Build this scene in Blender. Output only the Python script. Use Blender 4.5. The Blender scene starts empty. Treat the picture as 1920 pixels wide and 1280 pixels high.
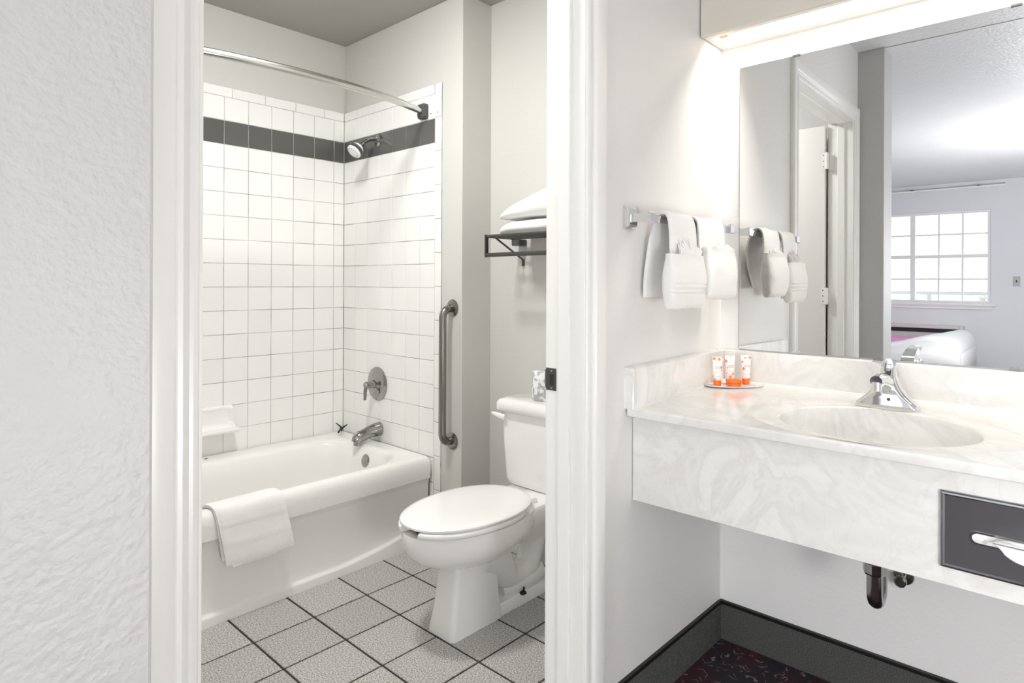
import bpy, bmesh, math, random
from mathutils import Vector, Matrix, noise
random.seed(7)
S = bpy.context.scene
COL = S.collection
PI = math.pi

# ---------------------------------------------------------------- camera
H = 1.183
cam = bpy.data.cameras.new('camera'); camo = bpy.data.objects.new('camera', cam); COL.objects.link(camo)
camo.location = (0, 0, H)
camo.rotation_mode = 'XYZ'
YAW, ROLL = 0.85271, 0.00388
camo.matrix_world = Matrix.Translation((0, 0, H)) @ Matrix.Rotation(-YAW, 4, 'Z') @ Matrix.Rotation(PI/2, 4, 'X') @ Matrix.Rotation(ROLL, 4, 'Z')
cam.sensor_width = 36.0
cam.lens = 1172.2/1920*36
cam.shift_x = -(1038.44-960)/1920
cam.shift_y = -(640-528.83)/1920
cam.clip_start = 0.01
S.camera = camo

# ---------------------------------------------------------------- sky
w = bpy.data.worlds.new('world'); S.world = w; w.use_nodes = True
bg = w.node_tree.nodes['Background']
bg.inputs[0].default_value = (0.90, 0.95, 1.0, 1); bg.inputs[1].default_value = 3.0

# ---------------------------------------------------------------- look
S.view_settings.view_transform = 'Standard'; S.view_settings.look = 'None'
S.view_settings.exposure = 0.25; S.view_settings.gamma = 1.0; S.view_settings.use_curve_mapping = False
S.cycles.use_denoising = True
S.cycles.max_bounces = 10; S.cycles.diffuse_bounces = 6; S.cycles.glossy_bounces = 6
S.cycles.sample_clamp_indirect = 6.0
S.cycles.caustics_reflective = False; S.cycles.caustics_refractive = False
BATH_LAMP = 124.0
TUBE = 62.0
FLOOR_FILL = 74.0
TABLE_FILL = 30.0

# ---------------------------------------------------------------- numbers of the place
XM, YD, XP, YB = 1.945, 0.955, 1.7701, 3.0319   # vanity wall, door wall, shower wall, tub wall
YW = 1.07                                       # bathroom face of the door wall
XL, XLO, YE = 0.24, 0.06, 0.824                 # bathroom side wall: inner face, bedroom face, free end
YN = 2.0808                                     # notch beside the toilet
ZC = 2.434
DL = 0.0113                                     # the vanity wall is a little out of square
XW, YS, YNB = -5.25, -0.75, 3.15                # bedroom window wall, side walls

# ---------------------------------------------------------------- materials
def mat(name, col, rough=0.5, metal=0.0, spec=0.5, bump=None, var=None, rnd=0.0, coat=0.0, sheen=0.0):
    m = bpy.data.materials.new(name); m.use_nodes = True
    nt = m.node_tree; N = nt.nodes; L = nt.links; b = N['Principled BSDF']
    b.inputs['Base Color'].default_value = (*col, 1); b.inputs['Roughness'].default_value = rough
    b.inputs['Metallic'].default_value = metal; b.inputs['Specular IOR Level'].default_value = spec
    b.inputs['Coat Weight'].default_value = coat
    b.inputs['Sheen Weight'].default_value = sheen
    tc = N.new('ShaderNodeTexCoord'); out = None
    if var:
        sc, amt, col2 = var
        n = N.new('ShaderNodeTexNoise'); n.inputs['Scale'].default_value = sc; n.inputs['Detail'].default_value = 4
        L.new(tc.outputs['Object'], n.inputs['Vector'])
        r = N.new('ShaderNodeMapRange'); r.inputs[1].default_value = 0.5-amt; r.inputs[2].default_value = 0.5+amt
        L.new(n.outputs['Fac'], r.inputs[0])
        mx = N.new('ShaderNodeMix'); mx.data_type = 'RGBA'
        mx.inputs[6].default_value = (*col, 1); mx.inputs[7].default_value = (*col2, 1)
        L.new(r.outputs[0], mx.inputs[0]); out = mx.outputs[2]
    if rnd:
        oi = N.new('ShaderNodeObjectInfo'); r = N.new('ShaderNodeMapRange')
        r.inputs[3].default_value = 1-rnd; r.inputs[4].default_value = 1+rnd
        L.new(oi.outputs['Random'], r.inputs[0])
        mu = N.new('ShaderNodeMix'); mu.data_type = 'RGBA'; mu.blend_type = 'MULTIPLY'; mu.inputs[0].default_value = 1
        if out: L.new(out, mu.inputs[6])
        else: mu.inputs[6].default_value = (*col, 1)
        L.new(r.outputs[0], mu.inputs[7]); out = mu.outputs[2]
    if out: L.new(out, b.inputs['Base Color'])
    if bump:
        sc, st, dist = bump[:3]
        n = N.new('ShaderNodeTexNoise'); n.inputs['Scale'].default_value = sc; n.inputs['Detail'].default_value = bump[3] if len(bump) > 3 else 2
        L.new(tc.outputs['Object'], n.inputs['Vector'])
        bp = N.new('ShaderNodeBump'); bp.inputs['Strength'].default_value = st; bp.inputs['Distance'].default_value = dist
        L.new(n.outputs['Fac'], bp.inputs['Height']); L.new(bp.outputs[0], b.inputs['Normal'])
    return m

def emit(name, col, s):
    m = bpy.data.materials.new(name); m.use_nodes = True; nt = m.node_tree
    for n in list(nt.nodes): nt.nodes.remove(n)
    e = nt.nodes.new('ShaderNodeEmission'); e.inputs[0].default_value = (*col, 1); e.inputs[1].default_value = s
    o = nt.nodes.new('ShaderNodeOutputMaterial'); nt.links.new(e.outputs[0], o.inputs[0]); return m

PAINT = (0.80, 0.792, 0.77)
M = {}
M['paint'] = mat('wall paint', PAINT, 0.55, bump=(95, 0.24, 0.0035, 2))
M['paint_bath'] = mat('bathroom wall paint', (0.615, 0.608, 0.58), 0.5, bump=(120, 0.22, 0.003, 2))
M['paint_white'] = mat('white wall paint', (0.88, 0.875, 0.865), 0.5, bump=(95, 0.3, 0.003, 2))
M['paint_rough_dim'] = mat('dimmed rough wall paint', (0.52, 0.512, 0.506), 0.5, bump=(85, 0.5, 0.005, 2))  # rougher bump; wall paint darkened to stand in for dimmer light on this wall
M['paint_bed'] = mat('bedroom wall paint', (0.74, 0.745, 0.765), 0.6, bump=(90, 0.3, 0.003, 2))
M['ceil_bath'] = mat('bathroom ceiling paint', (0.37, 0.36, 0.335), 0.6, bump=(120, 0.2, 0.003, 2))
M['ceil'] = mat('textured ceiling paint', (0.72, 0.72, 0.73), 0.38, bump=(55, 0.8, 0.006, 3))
M['trim'] = mat('gloss trim paint', (0.86, 0.855, 0.83), 0.32)
M['door'] = mat('door paint', (0.80, 0.79, 0.76), 0.4)
M['tile'] = mat('white glazed tile', (0.87, 0.87, 0.85), 0.12, rnd=0.02, bump=(14, 0.04, 0.002))
M['darktile'] = mat('grey glazed tile', (0.105, 0.105, 0.10), 0.16, rnd=0.12, bump=(14, 0.04, 0.002))
M['grout'] = mat('wall grout', (0.66, 0.65, 0.63), 0.9, var=(7, 0.16, (0.27, 0.265, 0.255)))
M['floortile'] = mat('speckled floor tile', (0.62, 0.61, 0.585), 0.55, var=(215, 0.13, (0.225, 0.22, 0.21)), rnd=0.07)
M['floorgrout'] = mat('dark floor grout', (0.035, 0.03, 0.026), 0.9)
M['enamel'] = mat('tub enamel', (0.86, 0.855, 0.83), 0.14, coat=0.3)
M['china'] = mat('vitreous china', (0.88, 0.875, 0.86), 0.08, coat=0.4)
M['seat'] = mat('seat plastic', (0.90, 0.895, 0.88), 0.2)
M['chrome'] = mat('chrome', (0.80, 0.80, 0.79), 0.07, 1.0)
M['satin'] = mat('brushed steel', (0.27, 0.265, 0.25), 0.26, 1.0)
M['nickel'] = mat('worn chrome', (0.37, 0.365, 0.35), 0.12, 1.0)
M['darkmetal'] = mat('dark bronze metal', (0.10, 0.098, 0.09), 0.35, 0.7)
M['rodmetal'] = mat('satin rod metal', (0.62, 0.61, 0.58), 0.22, 1.0)
M['greyplastic'] = mat('dark grey plastic', (0.07, 0.07, 0.07), 0.4)
M['black'] = mat('black rubber', (0.012, 0.012, 0.012), 0.5)
M['terry'] = mat('white terry cloth', (0.90, 0.895, 0.88), 0.95, bump=(420, 0.6, 0.003, 2), sheen=0.3)
M['linen'] = mat('white bed linen', (0.80, 0.80, 0.80), 0.9, bump=(60, 0.2, 0.004))
M['pink'] = mat('magenta bed runner', (0.80, 0.34, 0.62), 0.8, var=(25, 0.2, (0.72, 0.20, 0.50)))
M['paper'] = mat('tissue paper', (0.90, 0.90, 0.90), 0.9)
M['orange'] = mat('orange plastic', (0.92, 0.16, 0.012), 0.3)
M['rust'] = mat('rusty reflector edge', (0.62, 0.33, 0.10), 0.6)
M['plate'] = mat('ivory switch plate', (0.45, 0.44, 0.43), 0.4)
M['acbody'] = mat('air conditioner plastic', (0.62, 0.60, 0.58), 0.5)
M['basecloth'] = mat('carpet base strip', (0.115, 0.117, 0.110), 0.95, var=(330, 0.2, (0.035, 0.035, 0.035)), bump=(400, 0.6, 0.003))
M['cap'] = mat('black cap strip', (0.006, 0.006, 0.006), 0.45)
M['platesteel'] = mat('brushed dark steel', (0.30, 0.30, 0.31), 0.30, 1.0, bump=(60, 0.03, 0.001))
M['valance'] = mat('valance paint', (0.67, 0.63, 0.56), 0.5)
M['mirror'] = mat('mirror silver', (0.86, 0.87, 0.87), 0.0, 1.0)
M['mirroredge'] = mat('mirror edge', (0.10, 0.10, 0.09), 0.3)
M['leaf'] = mat('shrub leaves', (0.62, 0.64, 0.58), 0.8)
M['asphalt'] = mat('pale paving', (0.50, 0.50, 0.48), 0.9)
M['skirtwood'] = mat('bed base', (0.06, 0.045, 0.04), 0.6)
M['lampglow'] = emit('ceiling lamp glow', (1.0, 0.992, 0.968), BATH_LAMP)
M['tubeglow'] = emit('fluorescent glow', (1.0, 0.945, 0.86), TUBE)
M['floorfill'] = emit('added floor fill glow', (0.97, 0.985, 1.0), FLOOR_FILL)
M['tablefill'] = emit('added table fill glow', (1.0, 0.985, 0.965), TABLE_FILL)

def marble():
    m = mat('cultured marble', (0.85, 0.84, 0.81), 0.16, coat=0.25)
    nt = m.node_tree; N = nt.nodes; L = nt.links; b = N['Principled BSDF']
    tc = N.new('ShaderNodeTexCoord')
    n1 = N.new('ShaderNodeTexNoise'); n1.inputs['Scale'].default_value = 3.0; n1.inputs['Detail'].default_value = 5; n1.inputs['Distortion'].default_value = 2.6
    L.new(tc.outputs['Object'], n1.inputs['Vector'])
    r1 = N.new('ShaderNodeValToRGB'); e = r1.color_ramp.elements
    e[0].position = 0.28; e[0].color = (0.74, 0.73, 0.705, 1); e[1].position = 0.66; e[1].color = (0.87, 0.865, 0.845, 1)
    x = e.new(0.42); x.color = (0.83, 0.825, 0.80, 1); x = e.new(0.50); x.color = (0.775, 0.765, 0.745, 1); x = e.new(0.56); x.color = (0.85, 0.845, 0.825, 1)
    L.new(n1.outputs['Fac'], r1.inputs[0])
    n2 = N.new('ShaderNodeTexNoise'); n2.inputs['Scale'].default_value = 6; n2.inputs['Detail'].default_value = 3; n2.inputs['Distortion'].default_value = 3.5
    L.new(tc.outputs['Object'], n2.inputs['Vector'])
    r2 = N.new('ShaderNodeValToRGB'); e = r2.color_ramp.elements
    e[0].position = 0.47; e[0].color = (1, 1, 1, 1); e[1].position = 0.53; e[1].color = (1, 1, 1, 1); x = e.new(0.50); x.color = (0.965, 0.963, 0.96, 1)
    L.new(n2.outputs['Fac'], r2.inputs[0])
    mu = N.new('ShaderNodeMix'); mu.data_type = 'RGBA'; mu.blend_type = 'MULTIPLY'; mu.inputs[0].default_value = 1
    L.new(r1.outputs[0], mu.inputs[6]); L.new(r2.outputs[0], mu.inputs[7]); L.new(mu.outputs[2], b.inputs['Base Color'])
    return m
M['marble'] = marble()

def carpet():
    m = mat('patterned carpet', (0.03, 0.02, 0.025), 0.95, bump=(350, 0.8, 0.004))
    nt = m.node_tree; N = nt.nodes; L = nt.links; b = N['Principled BSDF']
    tc = N.new('ShaderNodeTexCoord')
    n1 = N.new('ShaderNodeTexNoise'); n1.inputs['Scale'].default_value = 7; L.new(tc.outputs['Object'], n1.inputs['Vector'])
    r1 = N.new('ShaderNodeValToRGB'); e = r1.color_ramp.elements
    e[0].position = 0.42; e[0].color = (0.012, 0.010, 0.015, 1); e[1].position = 0.58; e[1].color = (0.034, 0.006, 0.013, 1)
    L.new(n1.outputs['Fac'], r1.inputs[0])
    wv = N.new('ShaderNodeTexWave'); wv.inputs['Scale'].default_value = 9; wv.inputs['Distortion'].default_value = 14; wv.inputs['Detail'].default_value = 2; wv.inputs['Detail Scale'].default_value = 2.5
    L.new(tc.outputs['Object'], wv.inputs['Vector'])
    r2 = N.new('ShaderNodeValToRGB'); e = r2.color_ramp.elements; e[0].position = 0.90; e[0].color = (0, 0, 0, 1); e[1].position = 0.97; e[1].color = (1, 1, 1, 1)
    L.new(wv.outputs['Fac'], r2.inputs[0])
    n3 = N.new('ShaderNodeTexNoise'); n3.inputs['Scale'].default_value = 26; L.new(tc.outputs['Object'], n3.inputs['Vector'])
    r3 = N.new('ShaderNodeValToRGB'); e = r3.color_ramp.elements; e[0].position = 0.50; e[0].color = (0, 0, 0, 1); e[1].position = 0.56; e[1].color = (1, 1, 1, 1)
    L.new(n3.outputs['Fac'], r3.inputs[0])
    mm = N.new('ShaderNodeMath'); mm.operation = 'MULTIPLY'; L.new(r2.outputs[0], mm.inputs[0]); L.new(r3.outputs[0], mm.inputs[1])
    mx = N.new('ShaderNodeMix'); mx.data_type = 'RGBA'; mx.inputs[7].default_value = (0.22, 0.14, 0.16, 1)
    L.new(mm.outputs[0], mx.inputs[0]); L.new(r1.outputs[0], mx.inputs[6]); L.new(mx.outputs[2], b.inputs['Base Color'])
    return m
M['carpet'] = carpet()

def glass():
    m = bpy.data.materials.new('window glass'); m.use_nodes = True; nt = m.node_tree
    for n in list(nt.nodes): nt.nodes.remove(n)
    t = nt.nodes.new('ShaderNodeBsdfTransparent'); t.inputs[0].default_value = (0.95, 0.97, 0.97, 1)
    g = nt.nodes.new('ShaderNodeBsdfGlossy'); g.inputs['Roughness'].default_value = 0.02
    mx = nt.nodes.new('ShaderNodeMixShader'); mx.inputs[0].default_value = 0.06
    o = nt.nodes.new('ShaderNodeOutputMaterial')
    nt.links.new(t.outputs[0], mx.inputs[1]); nt.links.new(g.outputs[0], mx.inputs[2]); nt.links.new(mx.outputs[0], o.inputs[0]); return m
M['glass'] = glass()

# ---------------------------------------------------------------- geometry helpers
class G:
    def __init__(s): s.v = []; s.f = []
    def add(s, v, f):
        k = len(s.v); s.v += [tuple(p) for p in v]; s.f += [tuple(i+k for i in q) for q in f]; return s
    def box(s, x0, x1, y0, y1, z0, z1):
        v = [(x0,y0,z0),(x1,y0,z0),(x1,y1,z0),(x0,y1,z0),(x0,y0,z1),(x1,y0,z1),(x1,y1,z1),(x0,y1,z1)]
        return s.add(v, [(0,3,2,1),(4,5,6,7),(0,1,5,4),(1,2,6,5),(2,3,7,6),(3,0,4,7)])
    def loft(s, loops, cap0=True, cap1=True, closed=True):
        n = len(loops[0]); v = [p for l in loops for p in l]; f = []
        for i in range(len(loops)-1):
            for j in range(n if closed else n-1):
                k = (j+1) % n; f.append((i*n+j, i*n+k, (i+1)*n+k, (i+1)*n+j))
        if cap0: f.append(tuple(range(n-1, -1, -1)))
        if cap1: f.append(tuple(range((len(loops)-1)*n, len(loops)*n)))
        return s.add(v, f)
    def tube(s, path, r, n=14, flat=1.0, up=None, caps=True):
        P = [Vector(p) for p in path]; m = len(P)
        R = r if isinstance(r, (list, tuple)) else [r]*m
        T = [(P[min(i+1, m-1)]-P[max(i-1, 0)]).normalized() for i in range(m)]
        a = Vector(up) if up else (Vector((0, 0, 1)) if abs(T[0].z) < 0.9 else Vector((1, 0, 0)))
        loops = []
        for i in range(m):
            a = (a-T[i]*a.dot(T[i])).normalized(); b = T[i].cross(a)
            loops.append([P[i]+a*(R[i]*math.cos(2*PI*j/n))+b*(R[i]*flat*math.sin(2*PI*j/n)) for j in range(n)])
        return s.loft(loops, caps, caps)
    def lathe(s, prof, c, ax='Z', n=28):
        c = Vector(c); A = {'Z': ((1,0,0),(0,1,0),(0,0,1)), 'X': ((0,1,0),(0,0,1),(1,0,0)), '-X': ((0,0,1),(0,1,0),(-1,0,0)),
                            'Y': ((0,0,1),(1,0,0),(0,1,0)), '-Y': ((1,0,0),(0,0,1),(0,-1,0)), '-Z': ((0,1,0),(1,0,0),(0,0,-1))}[ax] if isinstance(ax, str) else ax
        e1, e2, e3 = [Vector(q) for q in A]
        loops = [[c+e1*(r*math.cos(2*PI*j/n))+e2*(r*math.sin(2*PI*j/n))+e3*h for j in range(n)] for r, h in prof]
        return s.loft(loops)
    def grid(s, fn, nu, nv, close_u=False):
        v = [fn(i/nu, j/nv) for j in range(nv+1) for i in range(nu+(0 if close_u else 1))]; W = nu+(0 if close_u else 1); f = []
        for j in range(nv):
            for i in range(nu):
                k = (i+1) % W if close_u else i+1
                f.append((j*W+i, j*W+k, (j+1)*W+k, (j+1)*W+i))
        return s.add(v, f)

def rr(cx, cy, hx, hy, r, z, n=6):
    out = []
    for q, (sx, sy) in enumerate(((1,1),(-1,1),(-1,-1),(1,-1))):
        for i in range(n+1):
            a = q*PI/2+i/n*PI/2
            out.append((cx+sx*(hx-r)+r*math.cos(a), cy+sy*(hy-r)+r*math.sin(a), z))
    return out

def frame_of(d):
    d = Vector(d).normalized(); a = d.orthogonal().normalized(); return (a, d.cross(a), d)

ORG = {}
def vrot(x, y):
    dx, dy = x-XM, y-YD; c, s = math.cos(DL), math.sin(DL); return XM+dx*c-dy*s, YD+dx*s+dy*c
def tag(o, label=None, cat=None, group=None, kind=None):
    if label: o['label'] = label
    if cat: o['category'] = cat
    if group: o['group'] = group
    if kind: o['kind'] = kind
    return o
def put(o, loc, van):
    ORG[o.name] = Vector(loc)
    if van: x, y = vrot(loc[0], loc[1]); o.location = (x, y, loc[2]); o.rotation_euler = (0, 0, DL)
    else: o.location = loc
def thing(name, label, cat, loc, group=None, van=False):
    o = bpy.data.objects.new(name, None); COL.objects.link(o); o.empty_display_size = 0.05
    put(o, loc, van); return tag(o, label, cat, group)
def ob(name, g, m, parent=None, loc=None, van=False, smooth=False, bevel=0.0, sub=0, label=None, cat=None, group=None, kind=None, angle=40, solid=0.0, weld=False):
    if parent is not None: o0 = ORG[parent.name]
    else: o0 = Vector(loc) if loc is not None else Vector((0, 0, 0))
    me = bpy.data.meshes.new(name); me.from_pydata([(p[0]-o0.x, p[1]-o0.y, p[2]-o0.z) for p in g.v], [], g.f)
    bm = bmesh.new(); bm.from_mesh(me)
    if weld: bmesh.ops.remove_doubles(bm, verts=bm.verts, dist=1e-5)
    bmesh.ops.recalc_face_normals(bm, faces=bm.faces); bm.to_mesh(me); bm.free()
    me.materials.append(M[m] if isinstance(m, str) else m)
    o = bpy.data.objects.new(name, me); COL.objects.link(o)
    if parent is not None: o.parent = parent; ORG[o.name] = o0
    else: put(o, o0, van)
    if smooth: me.shade_smooth()
    if solid: md = o.modifiers.new('solid', 'SOLIDIFY'); md.thickness = solid; md.offset = 0
    if bevel: md = o.modifiers.new('bevel', 'BEVEL'); md.width = bevel; md.segments = 2; md.limit_method = 'ANGLE'; md.angle_limit = math.radians(40); md.harden_normals = False
    if sub: md = o.modifiers.new('sub', 'SUBSURF'); md.levels = sub; md.render_levels = sub
    if smooth and not sub:
        me.set_sharp_from_angle(angle=math.radians(angle))
    return tag(o, label, cat, group, kind)
def bx(*a): return G().box(*a)
def struct(name, g, m, van=False, loc=(0, 0, 0), **k): return ob(name, g, m, loc=loc, van=van, kind='structure', **k)

# ================================================================= SETTING
# --- floors
struct('floor_carpet', G().box(XW, XM+.12, YS, YD+.03, -.05, 0).box(XW, XLO, YD+.03, YNB, -.05, 0), 'carpet')
floor = struct('floor_bathroom', G().box(XL, XM+.02, YD+.03, YB, -.05, -.003), 'floorgrout')
Q, FX, FY, GW = .2095, .8984, 2.0833, .0075
def chamfer_tile(name, w, hgt, c=.0016, t=.005):
    g = G(); a, b = w/2, hgt/2
    g.loft([[(-a,-b,-t),(a,-b,-t),(a,b,-t),(-a,b,-t)], [(-a,-b,-c),(a,-b,-c),(a,b,-c),(-a,b,-c)], [(-a+c,-b+c,0),(a-c,-b+c,0),(a-c,b-c,0),(-a+c,b-c,0)]], False, True)
    me = bpy.data.meshes.new(name); me.from_pydata(g.v, [], g.f); return me
TILES = {}
def tile(parent, m, w, hgt, loc, rot, name='tile'):
    k = (round(w, 4), round(hgt, 4), m)
    if k not in TILES:
        TILES[k] = chamfer_tile(name, w, hgt); TILES[k].materials.append(M[m])
    o = bpy.data.objects.new(name, TILES[k]); COL.objects.link(o); o.parent = parent; o.location = loc; o.rotation_euler = rot
    return o
def floor_tiles(x0, x1, y0, y1):
    for i in range(-6, 8):
        for j in range(-8, 4):
            a, b = max(x0, FX+i*Q+GW/2), min(x1, FX+(i+1)*Q-GW/2); c, d = max(y0, FY+j*Q+GW/2), min(y1, FY+(j+1)*Q-GW/2)
            if b-a > .012 and d-c > .012:
                tile(floor, 'floortile', b-a, d-c, ((a+b)/2, (c+d)/2, random.uniform(-.0004, .0004)), (0, 0, 0))
floor_tiles(XL, XM, YW, YN); floor_tiles(XL, XP, YN, 2.30); floor_tiles(.335, 1.20, YD+.035, YW)
# --- ceilings
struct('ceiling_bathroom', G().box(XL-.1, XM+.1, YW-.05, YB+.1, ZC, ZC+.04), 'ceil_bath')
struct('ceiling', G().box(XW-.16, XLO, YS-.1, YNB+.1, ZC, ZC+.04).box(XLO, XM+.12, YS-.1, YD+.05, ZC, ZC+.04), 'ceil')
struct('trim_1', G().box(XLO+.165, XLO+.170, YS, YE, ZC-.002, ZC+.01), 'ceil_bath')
# --- walls
struct('wall_left', G().box(XLO, XL, YE, YB+.12, 0, ZC), 'paint_rough_dim', bevel=.004)
struct('wall_door', G().box(XL, .315, YD, YW, 0, ZC).box(1.222, XM+.03, YD, YW, 0, ZC).box(.315, 1.222, YD, YW, 2.07, ZC), 'paint')
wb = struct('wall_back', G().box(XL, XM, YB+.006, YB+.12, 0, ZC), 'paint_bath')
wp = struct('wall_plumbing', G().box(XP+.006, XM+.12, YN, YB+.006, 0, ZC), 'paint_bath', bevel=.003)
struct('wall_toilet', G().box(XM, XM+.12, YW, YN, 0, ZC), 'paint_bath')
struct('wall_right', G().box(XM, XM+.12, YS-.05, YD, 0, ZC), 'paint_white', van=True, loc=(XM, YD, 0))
struct('wall_side', G().box(XW, XM+.12, YS-.1, YS, 0, ZC), 'paint_bed')
struct('wall_bedroom', G().box(XW, XLO, YNB, YNB+.1, 0, ZC), 'paint_bed')
WY0, WY1, WZ0, WZ1 = .83, 2.49, .945, 2.085
struct('wall_window', G().box(XW-.16, XW, YS-.1, WY0, 0, ZC).box(XW-.16, XW, WY1, YNB+.1, 0, ZC).box(XW-.16, XW, WY0, WY1, 0, WZ0).box(XW-.16, XW, WY0, WY1, WZ1, ZC), 'paint_bed')

# --- wall tiles
P_ = .1095; TG = .0025; ZE = 1.1541
ZTOP = 2.0765
rows = [(ZE+(n)*P_, ZE+(n+1)*P_, n) for n in range(-7, 8)]      # n = 6 is the grey band
ob('grout', bx(XL, XP+.003, YB+.0022, YB+.0062, .36, ZTOP), 'grout', wb)
ob('grout', G().box(XP+.0022, XP+.0062, 2.2165, YB+.003, .36, ZTOP).box(XP+.0022, XP+.0062, 2.2165, 2.32, .0, .37), 'grout', wp)
cols = [(1.0557+i*P_, 1.0557+(i+1)*P_) for i in range(-8, 6)]+[(1.7127, XP)]
for z0, z1, n in rows:
    m = 'darktile' if n == 6 else 'tile'
    for a, b in cols:
        a = max(a, XL+.002)
        if b-a < .02: continue
        tile(wb, m, b-a-TG, z1-z0-TG, ((a+b)/2, YB, (z0+z1)/2), (PI/2+random.uniform(-.002, .002), 0, random.uniform(-.002, .002)))
    for i in range(-2, 5):
        y1_, y0_ = 2.81145-i*P_, 2.81145-(i+1)*P_
        if i == -2: y1_ = YB
        tile(wp, m, y1_-y0_-TG, z1-z0-TG, (XP, (y0_+y1_)/2, (z0+z1)/2), (PI/2, 0, -PI/2+random.uniform(-.002, .002)))
zt = ZE+8*P_
for i in range(-6, 4):
    a, b = 1.2006+i*.1525, min(1.2006+(i+1)*.1525, XP)
    a = max(a, XL+.002)
    if b-a > .02: tile(wb, 'tile', b-a-TG, ZTOP-zt-TG, ((a+b)/2, YB, (zt+ZTOP)/2), (PI/2, 0, 0), 'bullnose_tile')
y = YB
while y > 2.27:
    y0_ = max(y-.1525, 2.264); tile(wp, 'tile', y-y0_-TG, ZTOP-zt-TG, (XP, (y+y0_)/2, (zt+ZTOP)/2), (PI/2, 0, -PI/2), 'bullnose_tile'); y = y0_
z = ZTOP
while z > .01:
    z0 = max(z-.1525, .001); tile(wp, 'tile', .0475-TG, z-z0-TG, (XP, 2.2403, (z+z0)/2), (PI/2, 0, -PI/2), 'bullnose_tile'); z = z0
z = .385
while z > .01:
    z0 = max(z-.1095, .001); tile(wp, 'tile', .030-TG, z-z0-TG, (XP, 2.2805, (z+z0)/2), (PI/2, 0, -PI/2), 'bullnose_tile'); z = z0

# --- door frame: jambs, stops, casing, strike plate
JX0, JX1, JZ = .338, 1.203, 2.045
jb = struct('trim_2', G().box(JX1, JX1+.02, YD-.004, YW+.004, 0, JZ+.02), 'trim', bevel=.0015)
ob('door_stop', bx(JX1-.010, JX1, .993, 1.028, 0, JZ), 'trim', jb, bevel=.002)
jl = struct('trim_3', G().box(JX0-.02, JX0, YD-.004, YW+.004, 0, JZ+.02), 'trim', bevel=.0015)
ob('door_stop', bx(JX0, JX0+.010, .993, 1.028, 0, JZ), 'trim', jl, bevel=.002)
jh = struct('trim_4', G().box(JX0, JX1, YD-.004, YW+.004, JZ, JZ+.02), 'trim', bevel=.0015)
ob('door_stop', bx(JX0+.01, JX1-.01, .993, 1.028, JZ-.01, JZ), 'trim', jh, bevel=.002)
# casing profile: (distance from opening edge, thickness)
PROF = [(0, 0), (0, .008), (.003, .011), (.009, .0128), (.014, .0118), (.017, .009), (.020, .0062), (.026, .0055), (.029, .0075), (.032, .0130), (.036, .0160), (.045, .0185), (.058, .0195), (.068, .018), (.074, .013), (.076, .004), (.076, 0)]
def casing(side):
    g = G(); sgn = -1 if side == 'front' else 1; yb = YD if side == 'front' else YW
    e = .0015
    loops = []
    for sx, xx, zz in ((-1, JX0-e*4, 0), (-1, JX0-e*4, JZ+.004), (1, JX1+e, JZ+.004), (1, JX1+e, 0)):
        top = zz > 0
        loops.append([(xx+sx*d*1.0, yb+sgn*t, zz+(d if top else 0)) for d, t in PROF])
    return g.loft(loops, True, True)
struct('trim_5', casing('front'), 'trim', smooth=True, angle=25)
struct('trim_6', casing('back'), 'trim', smooth=True, angle=25)
sp = thing('strike_plate', 'dark paint-chipped strike plate on the right door jamb', 'strike plate', (JX1, 1.06, .935))
ob('plate', G().box(JX1-.0016, JX1+.001, 1.0415, 1.0755, .906, .963), 'darkmetal', sp, bevel=.0008)
ob('lip', G().tube([(JX1-.001, 1.0745, .934), (JX1+.002, 1.081, .934), (JX1+.008, 1.084, .934)], [.0235]*3, 8, flat=.05, up=(0, 0, 1)), 'darkmetal', sp)
ob('latch_hole', bx(JX1-.0022, JX1-.001, 1.050, 1.062, .920, .947), 'black', sp)
for zz in (.912, .956): ob('screw', G().lathe([(.0035, 0), (.0030, .0012), (.0005, .0014)], (JX1-.0014, 1.056, zz), '-X', 10), 'nickel', sp)

# --- door leaf, open against the side wall
dr = struct('door_1', bx(.326, .362, 1.088, 1.93, .012, 2.035), 'door', bevel=.002, loc=(.33, 1.085, 0))
for zz in (.30, 1.114, 1.844):
    hg = ob('hinge', G().lathe([(.006, -.045), (.006, .045)], (.3665, 1.0765, zz), 'Z', 12).box(.362, .3645, 1.078, 1.106, zz-.044, zz+.044).box(JX0, JX0+.002, 1.045, 1.0755, zz-.044, zz+.044).box(JX0, .364, 1.0735, 1.0755, zz-.044, zz+.044), 'trim', dr)
    for dz in (-.03, 0, .03): ob('hinge_screw', G().lathe([(.0035, 0), (.0028, .001), (.0004, .0012)], (.3645, 1.095, zz+dz), 'X', 8), 'nickel', hg)
kn = ob('door_knob', G().lathe([(.032, 0), (.030, .006), (.012, .010), (.011, .028), (.024, .036), (.027, .048), (.022, .058), (.004, .062)], (.362, 1.868, .95), 'X', 20), 'nickel', dr, smooth=True)

# --- baseboards (carpet strip with black cap)
def base(name, x0, x1, y0, y1, cap, van=False, loc=(0, 0, 0)):
    b = struct(name, bx(x0, x1, y0, y1, 0, .122), 'basecloth', van=van, loc=loc)
    ob('cap_strip', bx(*cap, .1165, .1285), 'cap', b, bevel=.0015)
base('baseboard_door', 1.2815, XM-.009, YD-.008, YD, (1.2815, XM-.011, YD-.011, YD))
base('baseboard_mirror', XM-.009, XM, YS, YD-.002, (XM-.0115, XM, YS, YD-.002), True, (XM, YD, 0))
base('baseboard_end', XLO, XL, YE-.008, YE, (XLO, XL, YE-.011, YE))
base('baseboard_left', XLO-.008, XLO, YE, YNB, (XLO-.011, XLO, YE, YNB))
base('baseboard_window', XW, XW+.008, YS, YNB, (XW, XW+.011, YS, YNB))

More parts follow.
